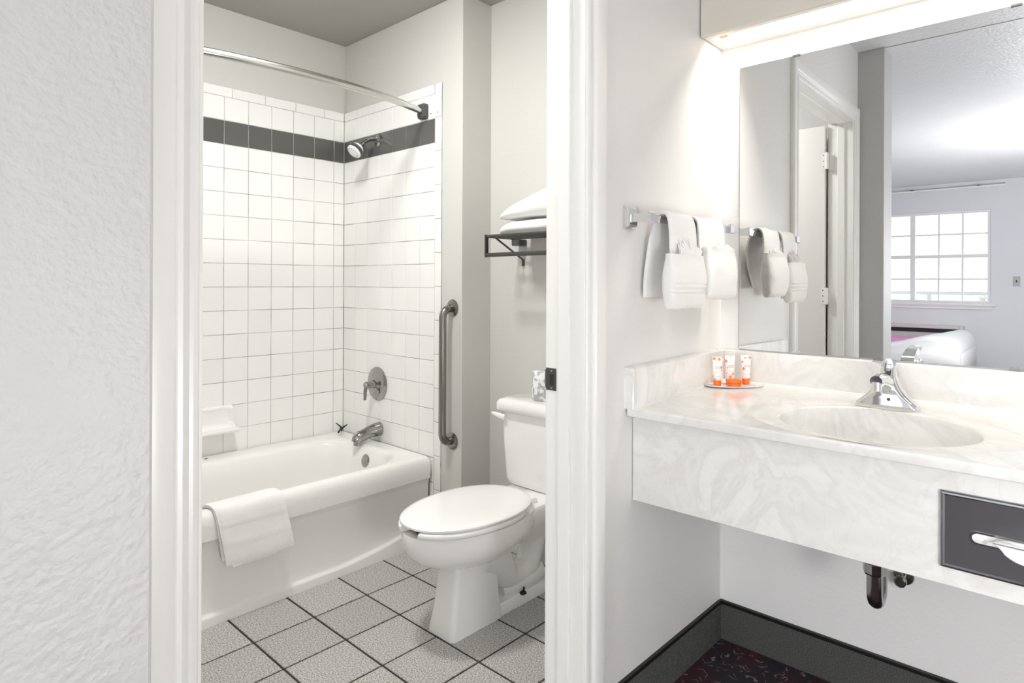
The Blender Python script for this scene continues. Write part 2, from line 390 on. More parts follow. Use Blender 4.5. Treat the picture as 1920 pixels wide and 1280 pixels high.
# --- bedroom window, outdoors
wn = struct('window_1', G().box(XW-.10, XW-.02, WY0+.0005, WY0+.035, WZ0+.0005, WZ1-.0005).box(XW-.10, XW-.02, WY1-.035, WY1-.0005, WZ0+.0005, WZ1-.0005).box(XW-.10, XW-.021, WY0+.035, WY1-.035, WZ1-.03, WZ1-.0005).box(XW-.10, XW-.021, WY0+.035, WY1-.035, WZ0+.0005, WZ0+.03).box(XW-.101, XW-.01, 1.632, 1.688, WZ0+.03, WZ1-.03), 'trim')
for ya, yb in ((WY0+.035, 1.632), (1.688, WY1-.035)):
    ob('meeting_rail', bx(XW-.09, XW-.03, ya, yb, 1.505, 1.548), 'trim', wn)
    wy = (yb-ya)/3
    for k in (1, 2): ob('muntin', bx(XW-.068, XW-.050, ya+k*wy-.011, ya+k*wy+.011, WZ0+.03, WZ1-.03), 'trim', wn)
    for z0, z1 in ((WZ0+.03, 1.505), (1.548, WZ1-.03)):
        zm = (z0+z1)/2
        ob('muntin', bx(XW-.066, XW-.052, ya, yb, zm-.011, zm+.011), 'trim', wn)
        for k in range(3):
            for a, b in ((z0, zm), (zm, z1)):
                ob('pane', bx(XW-.061, XW-.057, ya+k*wy, ya+(k+1)*wy, a, b), 'glass', wn)
struct('trim_7', G().box(XW-.02, XW+.055, WY0-.055, WY1+.055, WZ0-.03, WZ0).box(XW, XW+.022, WY0-.015, WY1+.015, WZ0-.075, WZ0-.03).box(XW, XW+.034, WY0-.03, WY1+.03, WZ0-.046, WZ0-.03), 'trim', bevel=.003)
struct('ground', bx(-60, XW-.16, -40, 40, -.5, -.4), 'asphalt')
rl = thing('balcony_railing', 'pale railing beyond the bedroom window', 'railing', (XW-1.5, 1.6, -.4))
for zz in (1.02, .60): ob('rail', bx(XW-1.53, XW-1.47, -2, 5.5, zz, zz+.05), 'asphalt', rl)
for k in range(9): ob('post', bx(XW-1.53, XW-1.47, -2+k*.92, -1.95+k*.92, -.4, 1.02), 'asphalt', rl)
for k, (yy, sc, dx, lb) in enumerate(((-2.2, .75, 0, 'pale leafy shrub outside, nearest the right edge of the bedroom window'), (.9, .75, .9, 'low rounded shrub outside behind the right window half'), (4.1, .85, -.3, 'large leafy shrub outside behind the left window half'))):
    g = G()
    for q in range(420):
        th, ph = random.uniform(0, 2*PI), random.uniform(0, PI*.75); r = sc*random.uniform(.75, 1.0)
        c = Vector((XW-6+dx+r*math.sin(ph)*math.cos(th), yy+1.6*r*math.sin(ph)*math.sin(th), -.4+1.7*r*max(math.cos(ph), 0)+.2))
        d = Vector((random.uniform(-1, 1), random.uniform(-1, 1), random.uniform(-.4, 1))).normalized(); a = d.orthogonal().normalized()*.07; d = d*.14
        g.add([c, c+a+d*.5, c+d, c-a+d*.5], [(0, 1, 2, 3)])
    tr = thing('shrub', lb, 'shrub', (XW-6+dx, yy, -.4), 'shrubs outside the window')
    ob('foliage', g, 'leaf', tr); ob('stem', G().tube([(XW-6+dx, yy, -.4), (XW-6+dx, yy+.05, .6)], [.06, .03], 8), 'skirtwood', tr)

# ================================================================= LAMPS
def dome_lamp(name, label, x, y, r, glow):
    t = thing(name, label, 'lamp', (x, y, ZC))
    ob('base', G().lathe([(r+.02, 0), (r+.02, -.030), (r+.006, -.036), (r, -.036), (r, -.022)], (x, y, ZC), 'Z', 32), 'trim', t, smooth=True)
    ob('shade', G().lathe([(r, -.026), (r*.97, -.040), (r*.85, -.058), (r*.6, -.072), (r*.25, -.079), (.004, -.080)], (x, y, ZC), 'Z', 32), glow, t, smooth=True)
    ob('finial', G().lathe([(.008, -.078), (.010, -.088), (.004, -.096)], (x, y, ZC), 'Z', 12), 'nickel', t, smooth=True)
dome_lamp('ceiling_lamp', 'round dome lamp on the bathroom ceiling above the tub side', .92, 1.86, .13, 'lampglow')
fl_ = thing('added_floor_lamp', 'added fill lamp, a tall floor lamp out of view in the bedroom', 'lamp', (-2.45, -.02, 0))  # added out of view as frontal fill for the vanity wall and apron
ob('base', G().lathe([(.14, 0), (.14, .012), (.05, .022), (.012, .03)], (-2.45, -.02, 0), 'Z', 28), 'nickel', fl_, smooth=True)
ob('pole', G().tube([(-2.45, -.02, .02), (-2.45, -.02, 1.30)], .011, 12), 'nickel', fl_, smooth=True)
ob('shade', G().lathe([(.15, 0), (.19, 0), (.16, .26), (.12, .26)], (-2.45, -.02, 1.22), 'Z', 32), 'floorfill', fl_, smooth=True, angle=40)

DX, DY = .42, -.53
dk = thing('added_side_table', 'added wooden side table behind the viewer, holding the added fill lamp', 'table', (DX, DY, 0))  # unseen table, added only to carry the fill lamp
ob('top', bx(DX-.26, DX+.26, DY-.20, DY+.20, .43, .46), 'skirtwood', dk, bevel=.004)
for sx in (-1, 1):
    for sy in (-1, 1): ob('leg', bx(DX+sx*.23-.018, DX+sx*.23+.018, DY+sy*.17-.018, DY+sy*.17+.018, 0, .43), 'skirtwood', dk)
tl_ = thing('added_table_lamp', 'added fill lamp with a white drum shade on the added side table', 'lamp', (DX, DY, .46))  # added out of view to brighten the wall below the counter and the door wall
ob('base', G().lathe([(.075, 0), (.075, .012), (.03, .03), (.022, .08), (.034, .13), (.012, .17), (.010, .22)], (DX, DY, .46), 'Z', 24), 'nickel', tl_, smooth=True)
ob('shade', G().lathe([(.12, 0), (.15, 0), (.13, .23), (.10, .23)], (DX, DY, .66), 'Z', 32), 'tablefill', tl_, smooth=True, angle=40)

# ================================================================= TUB
tub = thing('bathtub', 'white built-in bathtub with a straight front panel', 'bathtub', (1.0, 2.28, 0))
cx, hx, cy, hy = (.245+1.767)/2, (1.767-.245)/2, (2.268+3.029)/2, (3.029-2.268)/2
ix, ihx, iy, ihy = (.34+1.675)/2, (1.675-.34)/2, (2.325+2.90)/2, (2.90-2.325)/2
n = 10
L = [rr(cx, cy, hx, hy, .02, .302, n), rr(cx, cy, hx, hy, .02, .312, n), rr(cx, cy, hx+.002, hy+.002, .02, .345, n), rr(cx, cy, hx, hy, .02, .372, n), rr(cx, cy, hx-.005, hy-.005, .022, .387, n),
     rr(cx, cy, hx-.014, hy-.014, .03, .396, n), rr(cx, cy, hx-.026, hy-.026, .04, .399, n)]
for a, zz in ((-.012, .399), (0, .397), (.010, .391), (.018, .380), (.030, .33), (.050, .24), (.075, .15), (.105, .095), (.15, .070), (.20, .064)):
    L.append(rr(ix, iy, ihx-a, ihy-a, max(.17-a*.3, .03), zz, n))
ob('shell', G().loft(L, False, True), 'enamel', tub, smooth=True, angle=60)
def step(x): return .034+.055*max(0, min(1, (x-1.30)/.42))**1.6
def apron(u, v):
    x = .247+u*1.518
    s = step(x)
    pts = [(2.268, .306), (2.276, .298), (2.288, .290), (2.293, .27), (2.296, s+.05), (2.2985, s+.012), (2.296, s+.004), (2.2865, s), (2.2855, s-.006), (2.287, 0)]
    k = v*(len(pts)-1); i = min(int(k), len(pts)-2); f = k-i
    return (x, pts[i][0]*(1-f)+pts[i+1][0]*f, pts[i][1]*(1-f)+pts[i+1][1]*f)
ob('front_panel', G().grid(apron, 60, 9), 'enamel', tub, smooth=True, angle=70)
ob('back_fill', bx(.26, 1.75, 2.31, 2.325, 0, .29), 'enamel', tub)
ob('overflow_plate', G().lathe([(.033, 0), (.033, .004), (.028, .008), (.010, .010), (.001, .010)], (1.650, 2.62, .330), ((0, 1, 0), (.13, 0, .99), (-.99, 0, .13)), 24), 'nickel', tub, smooth=True)
ob('drain', G().lathe([(.036, .0), (.036, .003), (.026, .004), (.02, .001), (.001, .001)], (1.47, 2.615, .064), 'Z', 24), 'nickel', tub, smooth=True)

# spout, valve, shower head, rod, grab bar, soap dish
spt = thing('tub_spout', 'chrome tub spout with a lift knob low on the tiled shower wall', 'spout', (XP, 2.69, .452))
ob('body', G().tube([(XP+.004, 2.69, .452), (XP-.02, 2.69, .453), (XP-.06, 2.69, .447), (XP-.105, 2.69, .434), (XP-.130, 2.69, .422), (XP-.138, 2.69, .410)], [.034, .033, .030, .027, .025, .018], 20, flat=.92), 'nickel', spt, smooth=True)
ob('outlet', G().lathe([(.017, 0), (.018, -.016), (.014, -.018)], (XP-.125, 2.69, .412), 'Z', 18), 'nickel', spt, smooth=True)
ob('diverter_knob', G().lathe([(.003, 0), (.003, .012), (.008, .014), (.008, .020), (.002, .022)], (XP-.118, 2.69, .440), 'Z', 14), 'nickel', spt, smooth=True)
vl = thing('shower_valve', 'round chrome shower valve plate with a lever handle', 'shower valve', (XP, 2.71, .674))
ob('escutcheon', G().lathe([(.0835, 0), (.083, .004), (.074, .010), (.045, .0155), (.028, .017), (.022, .022)], (XP, 2.71, .674), '-X', 40), 'nickel', vl, smooth=True)
ob('hub', G().lathe([(.021, .015), (.021, .038), (.017, .046), (.017, .066), (.013, .073), (.002, .075)], (XP, 2.71, .674), '-X', 24), 'nickel', vl, smooth=True)
ob('lever', G().tube([(XP-.060, 2.714, .678), (XP-.064, 2.716, .660), (XP-.066, 2.718, .635), (XP-.066, 2.719, .600)], [.011, .0095, .0085, .0075], 14, flat=.8), 'nickel', vl, smooth=True)
sh = thing('shower_fitting', 'white-faced shower head on a bent chrome arm against the grey tile band', 'shower head', (XP, 2.709, 1.886))
ob('flange', G().lathe([(.031, 0), (.030, .004), (.018, .010), (.012, .011)], (XP, 2.709, 1.886), '-X', 26), 'nickel', sh, smooth=True)
arm = [(XP+.002, 2.709, 1.886), (XP-.03, 2.709, 1.886), (XP-.055, 2.709, 1.880), (XP-.078, 2.709, 1.866), (XP-.098, 2.709, 1.848)]
ob('arm', G().tube(arm, .0095, 14), 'nickel', sh, smooth=True)
hd = Vector((-.62, -.02, -.62)).normalized(); hc = Vector((XP-.094, 2.709, 1.851)); fr = frame_of(hd)
ob('collar', G().lathe([(.012, -.006), (.014, .004), (.014, .014), (.010, .018)], hc, fr, 20), 'nickel', sh, smooth=True)
ob('body', G().lathe([(.013, .014), (.024, .022), (.034, .036), (.036, .042)], hc, fr, 30), 'trim', sh, smooth=True)
ob('grip_ring', G().lathe([(.0365, .040), (.0385, .043), (.0385, .056), (.0365, .059)], hc, fr, 30), 'greyplastic', sh, smooth=True, angle=30)
hf = ob('spray_face', G().lathe([(.0362, .058), (.036, .064), (.030, .069), (.016, .071), (.001, .0712)], hc, fr, 30), 'trim', sh, smooth=True)
a, b, d = fr
for k in range(14):
    th = 2*PI*k/14; p = hc+d*.0675+(a*math.cos(th)+b*math.sin(th))*.026
    ob('nozzle', G().lathe([(.0016, 0), (.0013, .0045), (.0003, .0047)], p, fr, 6), 'greyplastic', hf)

rod = thing('shower_rod', 'bowed satin metal shower curtain rod above the tub', 'curtain rod', (XP, 2.335, 1.96))
rp = [(1.762, 2.334), (1.709, 2.321), (1.61, 2.293), (1.508, 2.270), (1.32, 2.249), (1.20, 2.246), (1.085, 2.249), (.92, 2.266), (.79, 2.292), (.60, 2.35), (.42, 2.42), (XL+.01, 2.50)]
def catmull(P, k=6):
    out = []
    for i in range(len(P)-1):
        p0, p1, p2, p3 = [Vector(P[max(0, min(len(P)-1, j))]) for j in (i-1, i, i+1, i+2)]
        for q in range(k):
            t = q/k; out.append(.5*((2*p1)+(p2-p0)*t+(2*p0-5*p1+4*p2-p3)*t*t+(3*p1-p0-3*p2+p3)*t**3))
    out.append(Vector(P[-1])); return out
ob('rail', G().tube([(p.x, p.y, 1.9605) for p in catmull(rp)], .0155, 18, flat=.75, up=(0, 0, 1)), 'rodmetal', rod, smooth=True)
ob('end_bracket', G().loft([[(x, y, z) for y, z, x in ((2.334+sy*s, 1.960+sz*s*1.28, xx) for sy, sz in ((-.9, -.75), (-.75, -1), (.75, -1), (.9, -.75), (.9, .75), (.75, 1), (-.75, 1), (-.9, .75)))] for xx, s in ((XP, .026), (XP-.024, .026), (XP-.030, .022))]), 'greyplastic', rod)
ob('end_bracket', bx(XL, XL+.03, 2.475, 2.525, 1.925, 1.995), 'greyplastic', rod, bevel=.004)
for yy, zz, lb in ((2.2921, 1.9463, 'small screw hole in the bullnose tile, left of the pair'), (2.2421, 1.9448, 'small screw hole in the bullnose tile, right of the pair')):
    ob('screw_hole', G().lathe([(.0035, 0), (.003, .0006), (.0004, .0008)], (XP, yy, zz), '-X', 10), 'black', loc=(XP, yy, zz), label=lb, cat='screw hole', group='old screw holes beside the rod bracket')

gb = thing('grab_bar', 'vertical brushed steel grab bar beside the tiled shower wall', 'grab bar', (XP, 2.145, .775))
xw = XP+.006; yb_ = 2.145
pa = [(xw, yb_, 1.0655), (xw-.018, yb_, 1.0655)]+[(xw-.018-.034*math.sin(q/6*PI/2), yb_, 1.0655-.040*(1-math.cos(q/6*PI/2))) for q in range(1, 7)]
pb = [(x, y, 2*.775-z) for x, y, z in reversed(pa)]
pa = [(x, y, z+(0 if z > .775 else 0)) for x, y, z in pa]
ob('bar', G().tube(pa+pb, .0165, 20, up=(0, 1, 0)), 'satin', gb, smooth=True)
for zz in (1.068, .4845):
    ob('flange', G().lathe([(.038, 0), (.038, .003), (.030, .007), (.017, .008)], (xw, yb_-.004, zz), '-X', 28), 'satin', gb, smooth=True)
    for q in range(3):
        th = PI/2+q*2*PI/3; ob('screw', G().lathe([(.005, 0), (.004, .003), (.0004, .0035)], (xw-.005, yb_-.004+.028*math.cos(th), zz+.028*math.sin(th)), '-X', 10), 'nickel', gb)

sd = thing('soap_dish', 'white ceramic soap dish set in the tub wall', 'soap dish', (1.12, YB, .49))
def soap(u, v):
    x = 1.035+u*.166
    prof = [(.0, .610), (.012, .608), (.016, .600), (.012, .590), (.010, .56), (.014, .53), (.030, .512), (.055, .508), (.060, .514), (.072, .512), (.075, .504), (.068, .494), (.04, .488), (.0, .482)]
    k = v*(len(prof)-1); i = min(int(k), len(prof)-2); f = k-i
    d = prof[i][0]*(1-f)+prof[i+1][0]*f; z = prof[i][1]*(1-f)+prof[i+1][1]*f
    if u > .93 or u < .07:
        d = max(d, min(.022, .075)) if .49 < z < .60 else d
    x += (.012 if u > .9 else (-.012 if u < .1 else 0))*max(0, (.56-z)/.07)
    return (x, YB-d, z)
ob('dish', G().grid(soap, 20, 39), 'china', sd, smooth=True, angle=60)
ob('mount', bx(1.04, 1.198, YB-.008, YB-.001, .488, .606), 'china', sd)

# crossed black clip and speck on the tub ledge
ck = thing('hair_clip', 'small black crossed clip in the far tub corner', 'clip', (1.72, 2.965, .399))
ob('prong', G().tube([(1.735, 2.985, .402), (1.722, 2.968, .425), (1.705, 2.99, .447)], [.004, .006, .003], 8, flat=.6), 'black', ck, smooth=True)
ob('prong', G().tube([(1.70, 2.962, .402), (1.722, 2.964, .420), (1.748, 2.955, .437)], [.005, .0065, .003], 8, flat=.6), 'black', ck, smooth=True)
ob('hinge_pin', G().lathe([(.006, -.006), (.006, .006)], (1.722, 2.966, .42), 'Y', 8), 'black', ck)
ob('ledge_hole', G().lathe([(.0075, 0), (.006, .0012), (.0005, .0013)], (1.068, 2.965, .399), 'Z', 12), 'black', loc=(1.068, 2.965, .399), label='tiny black spot on the tub ledge below the soap dish', cat='spot')

# ================================================================= CLOTH
def cloth(name, path, xa, xb, parent, thick=.010, amp=.003, nx=34, sub=6, seed=0, m='terry', ridges=(), freq=14.0, rnd=True, loc=None, **k):
    """towel draped along a path of (y,z), from x=xa(s) to x=xb(s); ridges at path fractions"""
    P = catmull([(y, z) for y, z in path], sub); L_ = [0]
    for i in range(1, len(P)): L_.append(L_[-1]+(P[i]-P[i-1]).length)
    tot = L_[-1]; g = G(); nv = len(P); top = []; bot = []
    for i in range(nv):
        s = L_[i]/tot; t = (P[min(i+1, nv-1)]-P[max(i-1, 0)]).normalized(); nrm = Vector((-t.y, t.x))
        for j in range(nx+1):
            u = j/nx; x = xa(s)*(1-u)+xb(s)*u
            w_ = noise.noise(Vector((x*freq, s*4.0+seed, seed*1.7)))*amp
            e = 1.0
            for rz in ridges:
                if abs(s-rz) < .012: w_ -= .0018
            q = min(u, 1-u)*nx
            th = thick*(.45+.55*min(1, q/2.0))*(.6+.4*min(1, min(i, nv-1-i)/2.0))
            c = P[i]+nrm*w_
            top.append((x, c.x+nrm.x*th/2, c.y+nrm.y*th/2)); bot.append((x, c.x-nrm.x*th/2, c.y-nrm.y*th/2))
    W = nx+1; v = top+bot; B = len(top); f = []
    for i in range(nv-1):
        for j in range(nx):
            a_ = i*W+j; f.append((a_, a_+1, a_+W+1, a_+W)); f.append((B+a_, B+a_+W, B+a_+W+1, B+a_+1))
    for i in range(nv-1):
        for j in (0, nx):
            a_ = i*W+j; f.append((a_, a_+W, B+a_+W, B+a_))
    for j in range(nx):
        for i in (0, nv-1):
            a_ = i*W+j; f.append((a_, a_+1, B+a_+1, B+a_))
    g.add(v, f)
    return ob(name, g, m, parent, loc=loc, smooth=True, angle=70, **k)
def lin(a, b): return lambda s: a+(b-a)*s
tt = thing('bath_towel', 'white folded towel draped over the tub rim', 'towel', (.98, 2.27, .40))
cloth('outer_layer', [(2.372, .33), (2.356, .375), (2.338, .403), (2.315, .411), (2.29, .411), (2.266, .402), (2.2545, .375), (2.2515, .33), (2.250, .27), (2.250, .205)], lin(.815, .878), lin(1.045, 1.118), tt, .009, .004, ridges=(.60, .80), seed=1)
cloth('inner_layer', [(2.360, .34), (2.348, .380), (2.334, .3985), (2.315, .4035), (2.288, .4035), (2.2685, .394), (2.2625, .36), (2.2605, .30), (2.2605, .222)], lin(.822, .868), lin(1.04, 1.105), tt, .007, .003, seed=5)
cloth('hem', [(2.2570, .213), (2.2550, .203), (2.2525, .193)], lin(.893, .90), lin(1.06, 1.05), tt, .008, .002, seed=9, sub=4)

# ================================================================= TOILET
YT = 1.655
wc = thing('toilet', 'white two-piece toilet with its lid closed beside the tub', 'toilet', (1.55, YT, 0))
def egg(cx, f, b, w, z, n=40, p=2.0, dy=0):
    out = []
    for i in range(n):
        t = 2*PI*i/n; c, s = math.cos(t), math.sin(t)
        e = 2/p
        cc = math.copysign(abs(c)**e, c); ss = math.copysign(abs(s)**e, s)
        out.append((cx-(f if c > 0 else b)*cc, YT+dy+w*ss, z))
    return out
bl = [egg(1.46, .262, .27, .176, .370), egg(1.46, .264, .27, .178, .355), egg(1.46, .262, .27, .177, .325), egg(1.46, .252, .265, .170, .300), egg(1.46, .230, .255, .156, .275), egg(1.46, .192, .235, .132, .252), egg(1.46, .150, .20, .104, .236), egg(1.46, .12, .16, .080, .224), egg(1.46, .09, .10, .05, .21)]
bl = [egg(1.46, .05, .05, .03, .27), egg(1.46, .12, .11, .075, .30), egg(1.46, .20, .16, .115, .34), egg(1.46, .225, .18, .130, .368), egg(1.46, .245, .22, .155, .3705)]+bl
ob('bowl', G().loft(bl), 'china', wc, smooth=True, angle=60)
ped = [rr(1.452, YT, .100, .058, .02, .250, 4), rr(1.449, YT, .098, .054, .02, .222, 4), rr(1.446, YT, .100, .055, .02, .17, 4), rr(1.442, YT, .106, .060, .02, .09, 4), rr(1.437, YT, .115, .066, .018, .02, 4), rr(1.437, YT, .117, .068, .018, .0, 4)]
ob('pedestal', G().loft(ped), 'china', wc, smooth=True, angle=35)
ob('base_plinth', G().loft([rr(1.69, YT, .18, .062, .03, 0, 5), rr(1.69, YT, .18, .060, .03, .030, 5), rr(1.69, YT, .174, .053, .03, .040, 5)]), 'china', wc, smooth=True, angle=40)
ob('trapway', G().tube([(1.50, YT, .225), (1.57, YT, .175), (1.615, YT, .115), (1.650, YT, .085), (1.70, YT, .080), (1.745, YT, .105), (1.765, YT, .16), (1.775, YT, .23), (1.80, YT, .31)], [.075, .070, .056, .050, .048, .048, .050, .056, .06], 20, up=(0, 1, 0)), 'china', wc, smooth=True)
ob('trap_bulge', G().tube([(1.595, YT, .055), (1.63, YT, .058), (1.70, YT, .058), (1.76, YT, .062), (1.80, YT, .07)], [.030, .050, .054, .052, .045], 18, up=(0, 1, 0)), 'china', wc, smooth=True)
ob('tank_deck', G().loft([rr(1.76, YT, .10, .070, .04, .22, 5), rr(1.765, YT, .14, .105, .05, .29, 5), rr(1.77, YT, .165, .125, .05, .325, 5), rr(1.77, YT, .165, .128, .05, .362, 5), rr(1.77, YT, .160, .123, .05, .369, 5)]), 'china', wc, smooth=True, angle=50)
def ring_pt(f, b, w, t, z, p=2.1):
    c, s_ = math.cos(t), math.sin(t); e = 2/p
    return (1.462-(f if c > 0 else b)*math.copysign(abs(c)**e, c), YT+w*math.copysign(abs(s_)**e, s_), z)
ring = []
for i in range(61):
    t_ = .24+(2*PI-.48)*i/60; k = .55+.45*min(1, min(i, 60-i)/1.5)
    ring.append([ring_pt(.205, .15, .118, t_, z) for z in (.3735, .3895)]+[ring_pt(.268, .20, .180, t_, .3915), ring_pt(.272, .205, .184, t_, .388), ring_pt(.272, .205, .184, t_, .377), ring_pt(.268, .20, .180, t_, .3735)])
seat = ob('seat_ring', G().loft(ring), 'seat', wc, smooth=True, angle=50)
lid = ob('lid', G().loft([egg(1.462, .262, .222, .178, .3935, p=2.12), egg(1.462, .267, .227, .182, .3965, p=2.12), egg(1.462, .267, .227, .182, .4025, p=2.12), egg(1.462, .262, .222, .177, .4065, p=2.12), egg(1.462, .240, .20, .158, .4095, p=2.12), egg(1.462, .12, .10, .08, .411, p=2.1)]), 'seat', wc, smooth=True, angle=40)
for sy in (-1, 1): ob('hinge', G().loft([rr(1.688, YT+sy*.075, .020, .018, .008, .369, 3), rr(1.688, YT+sy*.075, .018, .016, .008, .382, 3), rr(1.688, YT+sy*.075, .012, .011, .006, .388, 3)]), 'seat', lid, smooth=True, angle=40)
xt0, xt1 = 1.775, 1.934
def tank_loop(hy_, z, inx=0): return rr((xt0+xt1)/2, YT, (xt1-xt0)/2-inx, hy_, .035, z, 6)
ob('tank', G().loft([tank_loop(.150, .370, .012), tank_loop(.166, .378, .004), tank_loop(.170, .40, .002), tank_loop(.182, .53), tank_loop(.192, .660)]), 'china', wc, smooth=True, angle=50)
ob('tank_lid', G().loft([rr(1.850, YT, .086, .196, .03, .661, 6), rr(1.850, YT, .094, .206, .035, .668, 6), rr(1.850, YT, .094, .206, .035, .696, 6), rr(1.850, YT, .086, .198, .035, .708, 6), rr(1.850, YT, .070, .18, .04, .7135, 6)]), 'china', wc, smooth=True, angle=50)
lv = ob('flush_lever', G().lathe([(.013, 0), (.013, .008), (.009, .014)], (xt0, YT+.160, .640), '-X', 16), 'seat', wc, smooth=True)
ob('lever_arm', G().tube([(xt0-.013, YT+.145, .638), (xt0-.016, YT+.17, .643), (xt0-.014, YT+.20, .646), (xt0-.010, YT+.222, .647)], [.010, .012, .009, .005], 12, flat=.5, up=(0, 0, 1)), 'seat', lv, smooth=True)
bo = ob('floor_bolt', G().tube([(1.665, YT-.058, .038), (1.665, YT-.060, .060)], .0035, 8), 'black', wc)
ob('bolt_washer', G().lathe([(.015, 0), (.014, .004), (.005, .008)], (1.665, YT-.054, .036), 'Z', 12), 'black', bo)

rollm = mat('printed roll wrapper', (0.88, 0.88, 0.87), 0.6, var=(45, 0.03, (0.45, 0.46, 0.48)))
nt = rollm.node_tree
rl_ = thing('toilet_roll', 'paper-wrapped toilet roll with grey print on the tank lid', 'toilet roll', (1.865, 1.672, .7135))
ob('wrapper', G().lathe([(.050, .0), (.0535, .004), (.0535, .112), (.050, .116), (.022, .117), (.020, .105)], (1.865, 1.672, .7135), 'Z', 32), rollm, rl_, smooth=True, angle=50)
ob('core', G().lathe([(.021, .02), (.021, .1165), (.018, .1165), (.018, .02)], (1.865, 1.672, .7135), 'Z', 20), 'acbody', rl_)

# ================================================================= TOWEL SHELF
rk = thing('towel_shelf', 'dark metal towel shelf on the wall above the toilet tank', 'towel shelf', (XM, 1.6, 1.37))
RX, RY1, RY0 = 1.75, 1.897, 1.27
for xx in (RX, 1.80, 1.85, 1.90): ob('shelf_rail', G().tube([(xx, RY0, 1.3698), (xx, RY1, 1.3698)], .006, 10), 'darkmetal', rk, smooth=True)
ob('hanging_rail', G().tube([(RX, RY0, 1.2932), (RX, RY1, 1.2932)], .0085, 14), 'darkmetal', rk, smooth=True)
for yy in (RY1, RY0):
    ob('end_plate', G().box(RX-.010, RX+.010, yy-.003, yy+.003, 1.284, 1.377), 'darkmetal', rk, bevel=.003)
    ob('end_rail', G().tube([(RX, yy, 1.3698), (1.905, yy, 1.3698)], .006, 10), 'darkmetal', rk, smooth=True)
for yy in (1.872, 1.30):
    ob('support_arm', G().tube([(1.778, yy, 1.364), (1.90, yy, 1.300), (1.936, yy, 1.281), (1.940, yy, 1.262)], .0042, 10), 'darkmetal', rk, smooth=True)
    ob('wall_foot', bx(1.937, XM, yy-.006, yy+.006, 1.252, 1.282), 'darkmetal', rk, bevel=.002)
    ob('wall_mount', G().loft([rr(1.92, yy+.005, .025, .022, .008, 1.338, 4), rr(1.92, yy+.005, .025, .024, .008, 1.345, 4), rr(1.92, yy+.005, .025, .024, .008, 1.364, 4)]), 'greyplastic', rk, smooth=True)
def folded(name, label, x0, x1, y0, y1, z0, hfn, seed):
    def fn(u, v):
        a = 2*PI*u; y_ = y1-(y1-y0)*v
        e = min(1.0, v/.22); e2 = min(1, (1-v)/.05); s = math.sqrt(max(0, 1-(1-e)**2))*math.sqrt(max(0.0, 1-(1-e2)**2))
        hh = hfn(v)*(.12+.88*s)*.5; cxx = (x0+x1)/2; hw = (x1-x0)/2*(.75+.25*s)
        c, sn = math.cos(a), math.sin(a)
        px = cxx+hw*math.copysign(abs(c)**.5, c); pz = hh*math.copysign(abs(sn)**.7, sn)
        w_ = noise.noise(Vector((px*22, y_*16, pz*30+seed)))*.004*s
        return (px, y_, z0+hfn(v)*.5+pz+w_ if False else z0+max(0.0, hh+pz+w_))
    g = G().grid(fn, 40, 34, True); nU = 40
    g.f.append(tuple(range(nU))); g.f.append(tuple(range(34*nU, 35*nU)))
    return ob(name, g, 'terry', loc=((x0+x1)/2, (y0+y1)/2, z0), smooth=True, angle=80, label=label, cat='towel', group='folded towels on the shelf')
folded('folded_towel', 'lower of two white folded towels on the dark shelf', 1.744, 1.925, 1.36, 1.835, 1.3765, lambda v: .050+.006*v, 1)
folded('folded_towel', 'upper of two white folded towels on the dark shelf', 1.744, 1.925, 1.36, 1.835, 1.4370, lambda v: .035+.095*min(1, v*1.5), 4)

# ================================================================= VANITY (its wall is turned by DL about the corner)
def zc(x): return .848+.0304*(x-1.385)                     # the top falls a little to the front
VY1, VY0 = .9585, -.60
va = thing('vanity_counter', 'cream swirled marble vanity counter with an oval basin', 'vanity', (1.66, .2, .84), van=True)
# countertop with moulded oval basin: loops from the bowl bottom out to the slab edge
SX, SY, SA, SB = 1.603, .405, .172, .214
NL = 96
def ell(ka, kb, dz, cx=SX, cy=SY):
    return [(cx+ka*math.cos(2*PI*i/NL), cy+kb*math.sin(2*PI*i/NL), zc(cx+ka*math.cos(2*PI*i/NL))+dz) for i in range(NL)]
def rect_ray(i, x0, x1, y0, y1, dz):
    a = 2*PI*i/NL; dx, dy = math.cos(a)*SA, math.sin(a)*SB; t = 1e9
    if dx > 1e-9: t = min(t, (x1-SX)/dx)
    if dx < -1e-9: t = min(t, (x0-SX)/dx)
    if dy > 1e-9: t = min(t, (y1-SY)/dy)
    if dy < -1e-9: t = min(t, (y0-SY)/dy)
    x, y = SX+dx*t, SY+dy*t; return (x, y, zc(x)+dz)
XF = 1.385
lo = [ell(.02, .02, -.135), ell(.07, .085, -.132), ell(.115, .145, -.112), ell(.146, .184, -.078), ell(.160, .201, -.045), ell(.1675, .2095, -.018), ell(.1705, .2125, -.0075), ell(SA+.0015, SB+.0015, -.0035), ell(SA+.006, SB+.007, -.0024),
      ell(SA+.018, SB+.03, -.0025), ell(SA+.028, SB+.07, -.0022), ell(SA+.034, SB+.078, -.0005), ell(SA+.037, SB+.083, .0006), ell(SA+.040, SB+.088, 0)]
def slab(dx, dz): return [rect_ray(i, XF+dx, 1.943, VY0, VY1, dz) for i in range(NL)]
lo += [slab(.02, 0), slab(.0035, 0), slab(.0010, -.0010), slab(0, -.0032), slab(0, -.006), slab(0, -.0195), slab(.0006, -.0215), slab(.003, -.0228)]
g = G().loft(lo, True, False)
ob('countertop', g, 'marble', va, smooth=True, angle=50)
ob('drain', G().lathe([(.022, .002), (.021, .004), (.015, .003), (.002, .002)], (SX, SY, zc(SX)-.1365), 'Z', 20), 'chrome', va, smooth=True)
